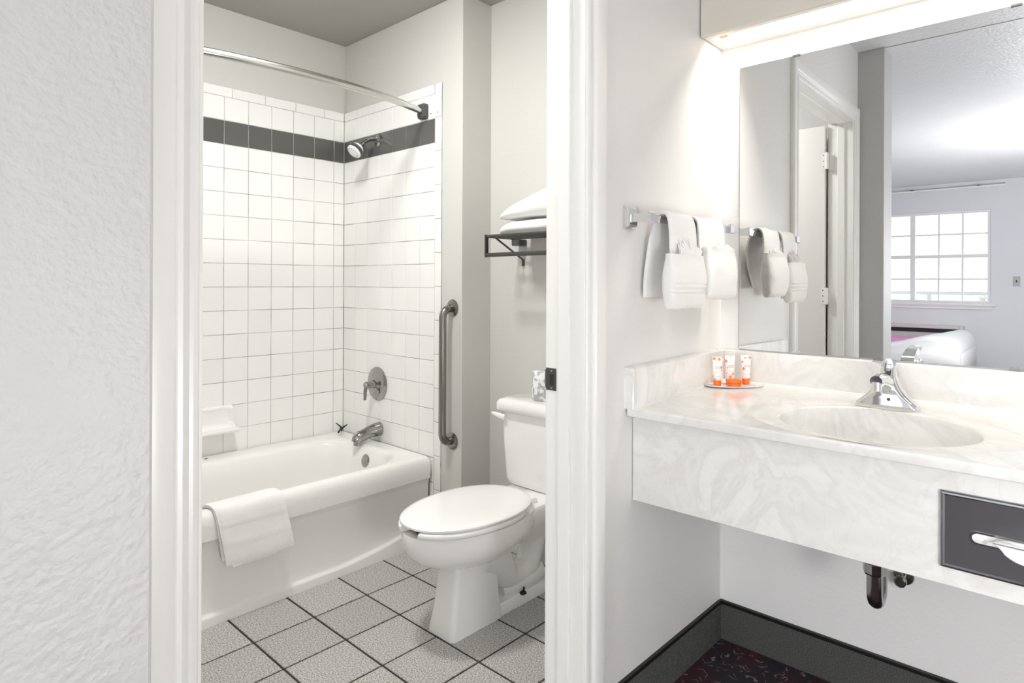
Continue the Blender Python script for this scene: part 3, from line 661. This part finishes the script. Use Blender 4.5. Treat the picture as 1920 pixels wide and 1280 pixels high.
ob('backsplash', G().loft([[(x, y, z) for x, z in ((1.923, zc(1.923)-.006), (1.923, .9555), (1.925, .9605), (1.930, .9635), (1.9435, .9640), (1.9435, zc(1.94)-.006))] for y in (VY1, VY0)]), 'marble', va, smooth=True, angle=30)
ob('side_splash', G().loft([[(XF+dx-.006, y, zz) for y, zz in ((.932+q, .8475), (.932+q, .9520+k), (.936, .9565+k), (.9635, .9570+k), (.9635, .8475))] for dx, q, k in ((.0, .002, -.001), (.002, 0, 0), (.537, 0, .008))]), 'marble', va, smooth=True, angle=30)
ob('apron', bx(1.4177, 1.4377, VY0, VY1, .5945, zc(1.42)-.018), 'marble', va, bevel=.0015)
ob('caulk', G().tube([(XF+.004, .931, zc(XF)+.0005), (1.922, .931, zc(1.922)+.0005)], .0028, 8), 'trim', va, smooth=True)
ob('caulk', G().tube([(1.922, .931, zc(1.922)+.0005), (1.922, VY0, zc(1.922)+.0005)], .0028, 8), 'trim', va, smooth=True)

# tissue dispenser in the apron
td = thing('tissue_dispenser', 'dark steel tissue dispenser plate set in the marble apron', 'tissue dispenser', (1.4177, .095, .706), van=True)
TY0, TY1, TZ0, TZ1 = -.055, .2405, .631, .780
fx = 1.4125
ob('face_plate', G().loft([[(x, y, z) for y, z in ((TY0+i, TZ0+i), (TY1-i, TZ0+i), (TY1-i, TZ1-i), (TY0+i, TZ1-i))] for x, i in ((1.4177, 0), (fx, 0), (fx-.003, .002), (fx-.004, .005), (fx-.0015, .008), (fx-.0012, .012))]), 'platesteel' if 'platesteel' in M else 'satin', td, smooth=True, angle=25)
sl = [(fx-.0016, .095+(.098-.012)*math.copysign(1, math.cos(a_))*(1 if abs(math.cos(a_)) > 1e-6 else 0)+.012*math.cos(a_), .702+.0125*math.sin(a_)) for a_ in [2*PI*i/28 for i in range(28)]]
ob('slot_rim', G().loft([sl, [(fx-.0032, y, z) for x, y, z in sl], [(fx-.0032, .095+(y-.095)*.972, .702+(z-.702)*.82) for x, y, z in sl]]), 'chrome', td, smooth=True, angle=30)
tp = thing('tissue', 'white tissue pulled half out of the steel dispenser', 'tissue', (1.410, .10, .70), van=True)
ob('sheet', G().loft([[(fx-.0036, .095+(y-.095)*.95, .702+(z-.702)*.72) for x, y, z in sl], [(fx-.0046, .095+(y-.095)*.94, .702+(z-.702)*.66) for x, y, z in sl]]), 'paper', tp, smooth=True, angle=50)
def tis(u, v):
    y = .168-u*.155; k = math.sin(PI*min(1, u*1.25))
    return (fx-.006-.040*k*v-.006*math.sin(v*9+u*5)*v, y-.05*v*u, .701+(.030*k*v if True else 0)+.004*math.sin(u*14)*v-.004*v)
ob('fold', G().grid(tis, 20, 8), 'paper', tp, smooth=True, solid=.0012)
def tis2(u, v):
    y = .155-u*.15; k = math.sin(PI*min(1, .15+u*.85))
    return (fx-.006-.034*k*v, y-.02*v, .700-.021*k*v+.003*math.sin(u*11+v*4)*v)
ob('fold', G().grid(tis2, 20, 8), 'paper', tp, smooth=True, solid=.0012)

# faucet
FXc, FYc = 1.803, .420; fz = zc(FXc)
fc = thing('faucet', 'chrome single lever faucet behind the basin', 'faucet', (FXc, FYc, fz), van=True)
def fl(hx_, hy_, r, z, dx=0): return rr(FXc+dx, FYc, hx_, hy_, r, fz+z, 5)
ob('base', G().loft([fl(.026, .073, .012, -.004), fl(.027, .074, .012, .002), fl(.0265, .072, .012, .010), fl(.0255, .060, .012, .020), fl(.025, .045, .014, .034), fl(.0245, .033, .014, .050, .002), fl(.024, .025, .014, .066, .005), fl(.022, .020, .012, .080, .008), fl(.018, .018, .010, .096, .012), fl(.012, .016, .008, .108, .010)]), 'chrome', fc, smooth=True, angle=28)
ob('spout', G().tube([(FXc+.015, FYc, fz+.050), (FXc-.012, FYc, fz+.064), (FXc-.050, FYc, fz+.076), (FXc-.090, FYc, fz+.081), (FXc-.118, FYc, fz+.079)], [.022, .0205, .0175, .0155, .0145], 18, up=(0, 1, 0)), 'chrome', fc, smooth=True)
ob('aerator', G().lathe([(.012, .004), (.0125, -.016), (.010, -.018), (.004, -.0175)], (FXc-.110, FYc, fz+.073), 'Z', 18), 'chrome', fc, smooth=True)
ob('lever', G().loft([[(x+dx, y, z) for dx, y, z in ((0, FYc-w_, fz+z0), (0, FYc-w_*.8, fz+z0+t_), (0, FYc+w_*.8, fz+z0+t_), (0, FYc+w_, fz+z0))] for x, w_, z0, t_ in ((FXc+.036, .0185, .060, .006), (FXc+.034, .0205, .084, .014), (FXc+.016, .0205, .099, .016), (FXc-.018, .019, .112, .014), (FXc-.055, .017, .121, .011), (FXc-.088, .0155, .125, .008), (FXc-.104, .013, .125, .005))]), 'chrome', fc, smooth=True, angle=50)
ob('index_dot', G().lathe([(.004, 0), (.0035, .001), (.0004, .0012)], (FXc-.0290, FYc-.008, fz+.024), '-X', 12), 'greyplastic', fc)
ob('pop_up_rod', G().tube([(FXc+.033, FYc, fz-.002), (FXc+.033, FYc, fz+.060)], .0025, 8), 'chrome', fc, smooth=True)

# drain pipe and wall stop below
dp = thing('drain_trap', 'polished drain trap hanging below the marble apron', 'drain pipe', (1.603, .405, .44), van=True)
px, py = 1.603, .402
ob('tailpiece', G().tube([(px, py, zc(px)-.13), (px, py, .56)], .0165, 16), 'nickel', dp, smooth=True)
ob('slip_nut', G().lathe([(.0235, .500), (.0255, .504), (.0255, .526), (.0235, .530)], (px, py, 0), 'Z', 8), 'nickel', dp)
ob('trap_bend', G().tube([(px, py, .565)]+[(px, py, .47)]+[(px+.022-.022*math.cos(q*PI/8), py, .452-.024*math.sin(q*PI/8)) for q in range(9)]+[(px+.044, py, .50), (px+.05, py, .54), (px+.08, py, .56), (px+.12, py, .562), (1.945, py, .562)], .0178, 16, up=(0, 1, 0)), 'nickel', dp, smooth=True)
ob('wall_flange', G().lathe([(.036, 0), (.034, .005), (.020, .009)], (1.9445, py, .562), '-X', 20), 'nickel', dp, smooth=True)
wv_ = thing('stop_valve', 'small dark water stop on the wall under the vanity', 'valve', (1.945, .408, .372), van=True)
ob('flange', G().lathe([(.026, 0), (.024, .004), (.010, .007)], (1.9445, .408, .372), '-X', 20), 'satin', wv_, smooth=True)
ob('stem', G().tube([(1.944, .408, .372), (1.905, .408, .372)], .008, 12), 'satin', wv_, smooth=True)
ob('handle', G().lathe([(.016, 0), (.016, .010), (.012, .013)], (1.905, .408, .372), '-X', 10), 'satin', wv_)
ob('supply_tube', G().tube([(1.913, .408, .375), (1.913, .410, .45), (1.88, .42, .60), (1.82, .42, .80)], .005, 8), 'satin', wv_, smooth=True)

# amenity tray with tubes and soap
TXc, TYc = 1.836, .858; tz = zc(TXc)
ux, uy = Vector((.658, -.753, 0)), Vector((.753, .658, 0))
def tl(a, b, z): return [tuple(Vector((TXc, TYc, tz+z))+ux*(a*math.cos(2*PI*i/40))+uy*(b*math.sin(2*PI*i/40))) for i in range(40)]
ob('amenity_tray', G().loft([tl(.084, .038, .0), tl(.090, .044, .002), tl(.093, .047, .0045), tl(.0925, .0465, .0055), tl(.086, .041, .004), tl(.05, .02, .0038)]), 'china', loc=(TXc, TYc, tz), van=True, smooth=True, angle=60, label='small white oval tray in the vanity corner', cat='tray')
def tubemat(seed):
    m = mat('printed tube', (0.90, 0.89, 0.88), 0.35)
    nt = m.node_tree; N = nt.nodes; Lk = nt.links; b = N['Principled BSDF']; tc = N.new('ShaderNodeTexCoord')
    mp = N.new('ShaderNodeMapping'); mp.inputs['Location'].default_value = (seed, seed*.7, 0); Lk.new(tc.outputs['Object'], mp.inputs[0])
    v = N.new('ShaderNodeTexVoronoi'); v.inputs['Scale'].default_value = 62; Lk.new(mp.outputs[0], v.inputs['Vector'])
    r = N.new('ShaderNodeValToRGB'); e = r.color_ramp.elements; e[0].position = .26; e[0].color = (1, 1, 1, 1); e[1].position = .33; e[1].color = (0, 0, 0, 1); Lk.new(v.outputs['Distance'], r.inputs[0])
    mx = N.new('ShaderNodeMix'); mx.data_type = 'RGBA'; mx.inputs[6].default_value = (.90, .89, .88, 1); mx.inputs[7].default_value = (.90, .25, .05, 1); Lk.new(r.outputs[0], mx.inputs[0]); Lk.new(mx.outputs[2], b.inputs['Base Color']); return m
def lotion(x, y, label, seed, hgt, turn):
    z0 = zc(x)+.0045; t = thing('lotion_tube', label, 'tube', (x, y, z0), 'amenity tubes on the tray', van=True)
    # face towards the room: flat side along u
    u = Vector((math.cos(turn), math.sin(turn), 0)); v = Vector((-u.y, u.x, 0))
    def lp(a, b, z): return [tuple(Vector((x, y, z0+z))+u*(a*math.cos(2*PI*i/24))+v*(b*math.sin(2*PI*i/24))) for i in range(24)]
    ob('cap', G().loft([lp(.0115, .0115, 0), lp(.0120, .0120, .002), lp(.0120, .0120, .0155), lp(.0112, .0112, .0165)]), 'orange', t, smooth=True, angle=50)
    ob('body', G().loft([lp(.0125, .0125, .0165), lp(.0135, .0132, .021), lp(.0142, .0115, .045), lp(.0152, .0070, .070), lp(.0160, .0028, hgt-.009), lp(.0163, .0012, hgt-.007), lp(.0163, .0012, hgt)]), tubemat(seed), t, smooth=True, angle=50)
    lb = G()
    for zz, w_, hh in ((.058, .0085, .0022), (.0535, .0070, .0030), (.044, .0060, .0016), (.041, .0075, .0010), (.030, .0055, .0010)):
        bb = .0132+(.0070-.0132)*max(0, (zz-.021)/.049)*.98
        for sgn in (-1,):
            q = [Vector((x, y, z0+zz+dz))+u*dw+v*sgn*(bb+.0006) for dw, dz in ((-w_, -hh/2), (w_, -hh/2), (w_, hh/2), (-w_, hh/2))]
            lb.add(q+[p-v*sgn*.0012 for p in q], [(0, 1, 2, 3), (4, 7, 6, 5), (0, 4, 5, 1), (1, 5, 6, 2), (2, 6, 7, 3), (3, 7, 4, 0)])
    ob('print', lb, M['tubeprint'], t)
M['tubeprint'] = mat('tube print', (0.55, 0.33, 0.28), 0.5)
TURN = math.atan2(-.753, .658)
lotion(1.797, .896, 'white and orange lotion tube, leftmost on the tray', 1.3, .088, TURN)
lotion(1.838, .874, 'white and orange lotion tube standing behind the orange soap', 4.1, .089, TURN+.1)
lotion(1.876, .838, 'white and orange lotion tube, rightmost on the tray', 7.7, .089, TURN+.05)
jx, jy = 1.815, .848; jz = zc(jx)+.0045
jr = thing('soap_pot', 'round orange soap pot lying at the front of the tray', 'soap', (jx, jy, jz), van=True)
ob('pot', G().lathe([(.019, 0), (.0215, .002), (.0215, .009), (.020, .0105)], (jx, jy, jz), 'Z', 28), 'orange', jr, smooth=True, angle=50)
ob('lid', G().lathe([(.0200, .0105), (.0222, .0115), (.0222, .019), (.0205, .0205), (.002, .0206)], (jx, jy, jz), 'Z', 28), 'orange', jr, smooth=True, angle=50)

# mirror
mr = thing('vanity_mirror', 'large frameless wall mirror above the vanity', 'mirror', (XM, .2, .969), van=True)
ob('glass', bx(1.9385, 1.9395, -.56, .889, .9685, 1.885), 'mirror', mr)
ob('backing', bx(1.9395, 1.9448, -.5605, .8905, .968, 1.8855), 'mirroredge', mr)
for yy in (.7065, .160, -.40):
    ob('clip', bx(1.9355, 1.9448, yy-.012, yy+.012, 1.8805, 1.8885), 'satin', mr, bevel=.001)
    ob('clip', bx(1.9355, 1.9448, yy-.012, yy+.012, .9660, .9735), 'chrome', mr, bevel=.001)

# light valance over the mirror
lg = thing('vanity_light', 'painted light valance box with a glowing fluorescent tube above the mirror', 'light', (1.87, .2, 1.955), van=True)
VX, VZ0, VZ1 = 1.7858, 1.9555, 2.20
ob('front_board', bx(VX, VX+.018, VY0, .9525, VZ0, VZ1), 'valance', lg, bevel=.002) if 'valance' in M else ob('front_board', bx(VX, VX+.018, VY0, .9525, VZ0, VZ1), 'trim', lg, bevel=.002)
ob('top_board', bx(VX+.018, 1.943, VY0, .9525, VZ1-.018, VZ1), 'trim', lg)
ob('end_board', bx(VX+.018, 1.943, .934, .9525, VZ0+.004, VZ1-.018), 'trim', lg)
ob('bottom_rail', bx(1.915, 1.943, VY0, .934, VZ0+.002, VZ0+.016), 'trim', lg, bevel=.002)
ob('reflector', G().loft([[(x, y, z) for x, z in ((VX+.034, 2.035), (VX+.05, 2.07), (1.90, 2.07), (1.914, 2.035), (1.912, 2.035), (1.899, 2.067), (VX+.051, 2.067), (VX+.036, 2.035))] for y in (.90, -.58)]), 'trim', lg)
ob('end_socket', bx(VX+.046, VX+.082, .893, .922, VZ0+.012, 2.03), 'rust', lg, bevel=.003)
ob('reflector_edge', bx(VX+.044, VX+.049, -.58, .905, VZ0+.007, VZ0+.013), 'rust', lg)
ob('front_lip', bx(VX+.018, VX+.044, VY0, .934, VZ0+.004, VZ0+.012), 'trim', lg)
ob('tube', G().tube([(1.862, .89, 2.02), (1.862, -.56, 2.02)], .0185, 16), 'tubeglow', lg, smooth=True)

# ================================================================= TOWEL BAR AND TOWELS ON THE DOOR WALL
BZ, BY = 1.352, .893
tb = thing('towel_bar', 'square chrome towel bar on the wall beside the vanity mirror', 'towel bar', (1.64, YD, BZ))
for xx in (1.398, 1.868):
    br = ob('bracket', G().loft([[(xx+sx*s, y, BZ+.004+sz*s*1.15) for sx, sz in ((-1, -1), (1, -1), (1, 1), (-1, 1))] for y, s in ((YD, .026), (YD-.006, .026), (YD-.010, .021), (YD-.013, .021), (YD-.016, .017))]), 'chrome', tb)
    ob('post', G().loft([[(xx+sx*s, y, BZ+.002+sz*s) for sx, sz in ((-1, -1), (1, -1), (1, 1), (-1, 1))] for y, s in ((YD-.015, .010), (BY+.006, .012), (BY-.012, .014), (BY-.014, .012))]), 'chrome', br)
ob('bar', bx(1.390, 1.876, BY-.005, BY+.005, BZ-.010, BZ+.010), 'chrome', tb, bevel=.001)
def hung(label, x0, x1, px0, px1, zt_, zb, stripes, seed):
    t = thing('hand_towel', label, 'towel', ((x0+x1)/2, BY, BZ), 'towels on the bar')
    cloth('drape', [(.937, zb+.030), (.938, zb+.10), (.930, 1.30), (.918, 1.345), (.905, 1.366), (.889, 1.371), (.876, 1.360), (.870, 1.325), (.868, 1.26), (.867, zb+.05), (.868, zb+.012)],
          lambda s: x0-.012*(1-s)+(.0 if s > .35 else -.012*(1-s/.35))*1.2, lambda s: (x1 if s > .3 else x0+.07+(x1-x0-.07)*(s/.3)), t, .012, .006, nx=30, seed=seed)
    # folded pocket: rounded pad in front of the drape, dobby stripes pressed in
    def pad(u, v):
        a = 2*PI*u; zz = zb+(zt_-zb)*v
        e = 1-(1-min(1, v/.10))**2; e = .55+.45*e
        bul = .016+.010*math.sin(PI*min(1, v*1.1))
        c, sn = math.cos(a), math.sin(a)
        hw = (px1-px0)/2*(.93+.07*math.sin(PI*v)+.03*(1-v)*noise.noise(Vector((v*5, seed, 0))))
        x = (px0+px1)/2+hw*math.copysign(abs(c)**.35, c)
        y = .852+(bul*e)*math.copysign(abs(sn)**.6, sn)
        if sn < 0:
            for s0, s1 in stripes:
                if s0 < v < s1: y += .0035
            y += noise.noise(Vector((x*24, zz*24, seed)))*.005
        return (x, y, zz+.006*noise.noise(Vector((x*16, seed*3, 1))))
    nv_ = 44; g = G().grid(pad, 56, nv_, True); g.f.append(tuple(range(56))); g.f.append(tuple(range(nv_*56, (nv_+1)*56)))
    ob('pocket', g, 'terry', t, smooth=True, angle=65)
    return t
hung('white hand towel with striped pocket, nearer the door frame', 1.472, 1.605, 1.424, 1.612, 1.259, 1.113, ((.27, .30), (.34, .38), (.44, .47)), 2)
hung('white hand towel with plain pocket, nearer the mirror', 1.634, 1.785, 1.628, 1.815, 1.285, 1.135, (), 6)
def fan(x0, x1, y, z, h_, spread, n, seed):
    rr_ = random.Random(seed); g = G(); cols_ = 2*n+1; tops = [h_*(1 if k % 2 else .62)*rr_.uniform(.75, 1.0)*(.72+.28*math.sin(PI*(k+.5)/cols_)) for k in range(cols_)]
    def fn(u, v):
        k = u*(cols_-1); i_ = min(int(k), cols_-2); f = k-i_
        t_ = tops[i_]*(1-f)+tops[i_+1]*f; zig = (-1 if i_ % 2 else 1)*(f-.5)*.016*(.4+.6*v)
        xm = (x0+x1)/2; return (xm+(x0+(x1-x0)*u-xm)*(.72+spread*v), y+zig-.004*v, z+t_*v)
    return g.grid(fn, (cols_-1)*3, 6)
wcl = thing('washcloth', 'white fanned washcloth tucked into the striped towel pocket', 'washcloth', (1.53, .850, 1.25))
ob('pleats', fan(1.472, 1.588, .848, 1.242, .062, .30, 6, 3), 'terry', wcl, smooth=False, solid=.003)
ob('pleats', fan(1.490, 1.575, .857, 1.242, .072, .22, 4, 8), 'terry', wcl, smooth=False, solid=.003)
wcl = thing('washcloth', 'white washcloth tucked flat into the plain towel pocket by the mirror', 'washcloth', (1.72, .850, 1.28))
ob('pleats', fan(1.650, 1.800, .850, 1.268, .036, .22, 3, 5), 'terry', wcl, smooth=True, solid=.004)

# ================================================================= BEDROOM, SEEN IN THE MIRROR
bd = thing('bed', 'low double bed with white sheets below the bedroom window', 'bed', (-4.3, 2.0, 0))
ob('base', bx(-4.92, -3.68, .985, 2.98, .02, .24), 'linen', bd, bevel=.02)
ob('mattress', G().loft([rr(-4.3, 1.98, .66, 1.03, .08, .22, 6), rr(-4.3, 1.98, .68, 1.05, .10, .27, 6), rr(-4.3, 1.98, .68, 1.05, .10, .44, 6), rr(-4.3, 1.98, .65, 1.02, .10, .49, 6), rr(-4.3, 1.98, .60, .97, .10, .50, 6)]), 'linen', bd, smooth=True, angle=60)
ob('headboard', bx(-4.98, -3.62, 3.05, 3.14, .1, 1.05), 'skirtwood', bd, bevel=.015)
for xx in (-4.62, -3.98): ob('pillow', G().loft([rr(xx, 2.72, .26, .17, .1, .49, 6), rr(xx, 2.72, .30, .21, .1, .55, 6), rr(xx, 2.72, .27, .18, .1, .63, 6), rr(xx, 2.72, .15, .08, .06, .655, 6)]), 'linen', bd, smooth=True)
def run(u, v):
    a = u*2-1; x = -4.3+.705*a; z = .512 if abs(a) < .92 else .512-.28*((abs(a)-.92)/.08)
    return (x, 1.40+v*.72, z+.004*noise.noise(Vector((x*8, v*5, 0))))
ob('bed_runner', G().grid(run, 60, 12), 'pink', loc=(-4.3, 1.7, .5), smooth=True, solid=.012, label='magenta runner laid across the white bed', cat='bed runner')
hp = [(.952, .035), (.945, .20), (.935, .38), (.95, .50), (1.0, .575), (1.09, .622), (1.20, .637), (1.31, .622), (1.43, .585), (1.56, .545), (1.70, .522), (1.72, .47), (1.70, .20), (1.70, .035)]
hq = [tuple(p) for p in catmull(hp, 4)]
loops = []
for x, k in ((-4.97, .90), (-4.955, .97), (-4.90, 1), (-4.6, 1.01), (-4.3, .99), (-4.0, 1.0), (-3.76, .99), (-3.63, .985), (-3.605, .95), (-3.590, .88)):
    ky = 1.0-.42*max(0, min(1, (-3.8-x)/1.0))
    loops.append([(x, .935+(1.32+(y-1.32)*(.97+.03*k)-.935)*ky, (.25+(z-.25)*k if z > .25 else z)+.008*noise.noise(Vector((x*5, y*6, 2)))) for y, z in hq])
ob('comforter', G().loft(loops), 'linen', loc=(-4.28, 1.27, .25), smooth=True, angle=70, label='white comforter heaped at the foot of the bed', cat='comforter')
ac = thing('air_conditioner', 'beige wall air conditioner under the bedroom window', 'air conditioner', (XW, 1.62, .1))
AY0, AY1, AZ0, AZ1, AX = 1.085, 2.15, .14, .665, -5.09
ob('case', bx(XW, AX-.03, AY0+.02, AY1-.02, AZ0+.02, AZ1-.02), 'acbody', ac)
ob('frame', G().box(XW, AX, AY0, AY0+.045, AZ0, AZ1).box(XW, AX, AY1-.045, AY1, AZ0, AZ1).box(XW, AX, AY0+.045, AY1-.045, AZ1-.04, AZ1).box(XW, AX, AY0+.045, AY1-.045, AZ0, AZ0+.04), 'acbody', ac, bevel=.006)
ob('vent_slot', bx(AX-.03, AX-.02, AY0+.05, AY1-.05, .575, .622), 'black', ac)
for k in range(7): ob('louvre', bx(AX-.03, AX-.012, AY0+.05, AY1-.05, .20+k*.05, .226+k*.05), 'acbody', ac, bevel=.003)
cr = thing('curtain_rail', 'thin white curtain rail above the bedroom window', 'curtain rail', (XW, 1.66, 2.36))
ob('rail', bx(XW+.05, XW+.075, .675, 2.66, 2.345, 2.368), 'trim', cr, bevel=.003)
for yy in (.95, 1.66, 2.4): ob('bracket', bx(XW, XW+.065, yy-.015, yy+.015, 2.366, 2.378), 'greyplastic', cr)
pw = thing('light_switch', 'small grey wall switch to the right of the bedroom window', 'switch', (XW, .578, 1.2156))
ob('plate', bx(XW, XW+.008, .543, .613, 1.157, 1.274), 'plate', pw, bevel=.003)
ob('toggle', bx(XW+.008, XW+.018, .572, .584, 1.203, 1.227), 'black', pw, bevel=.001)
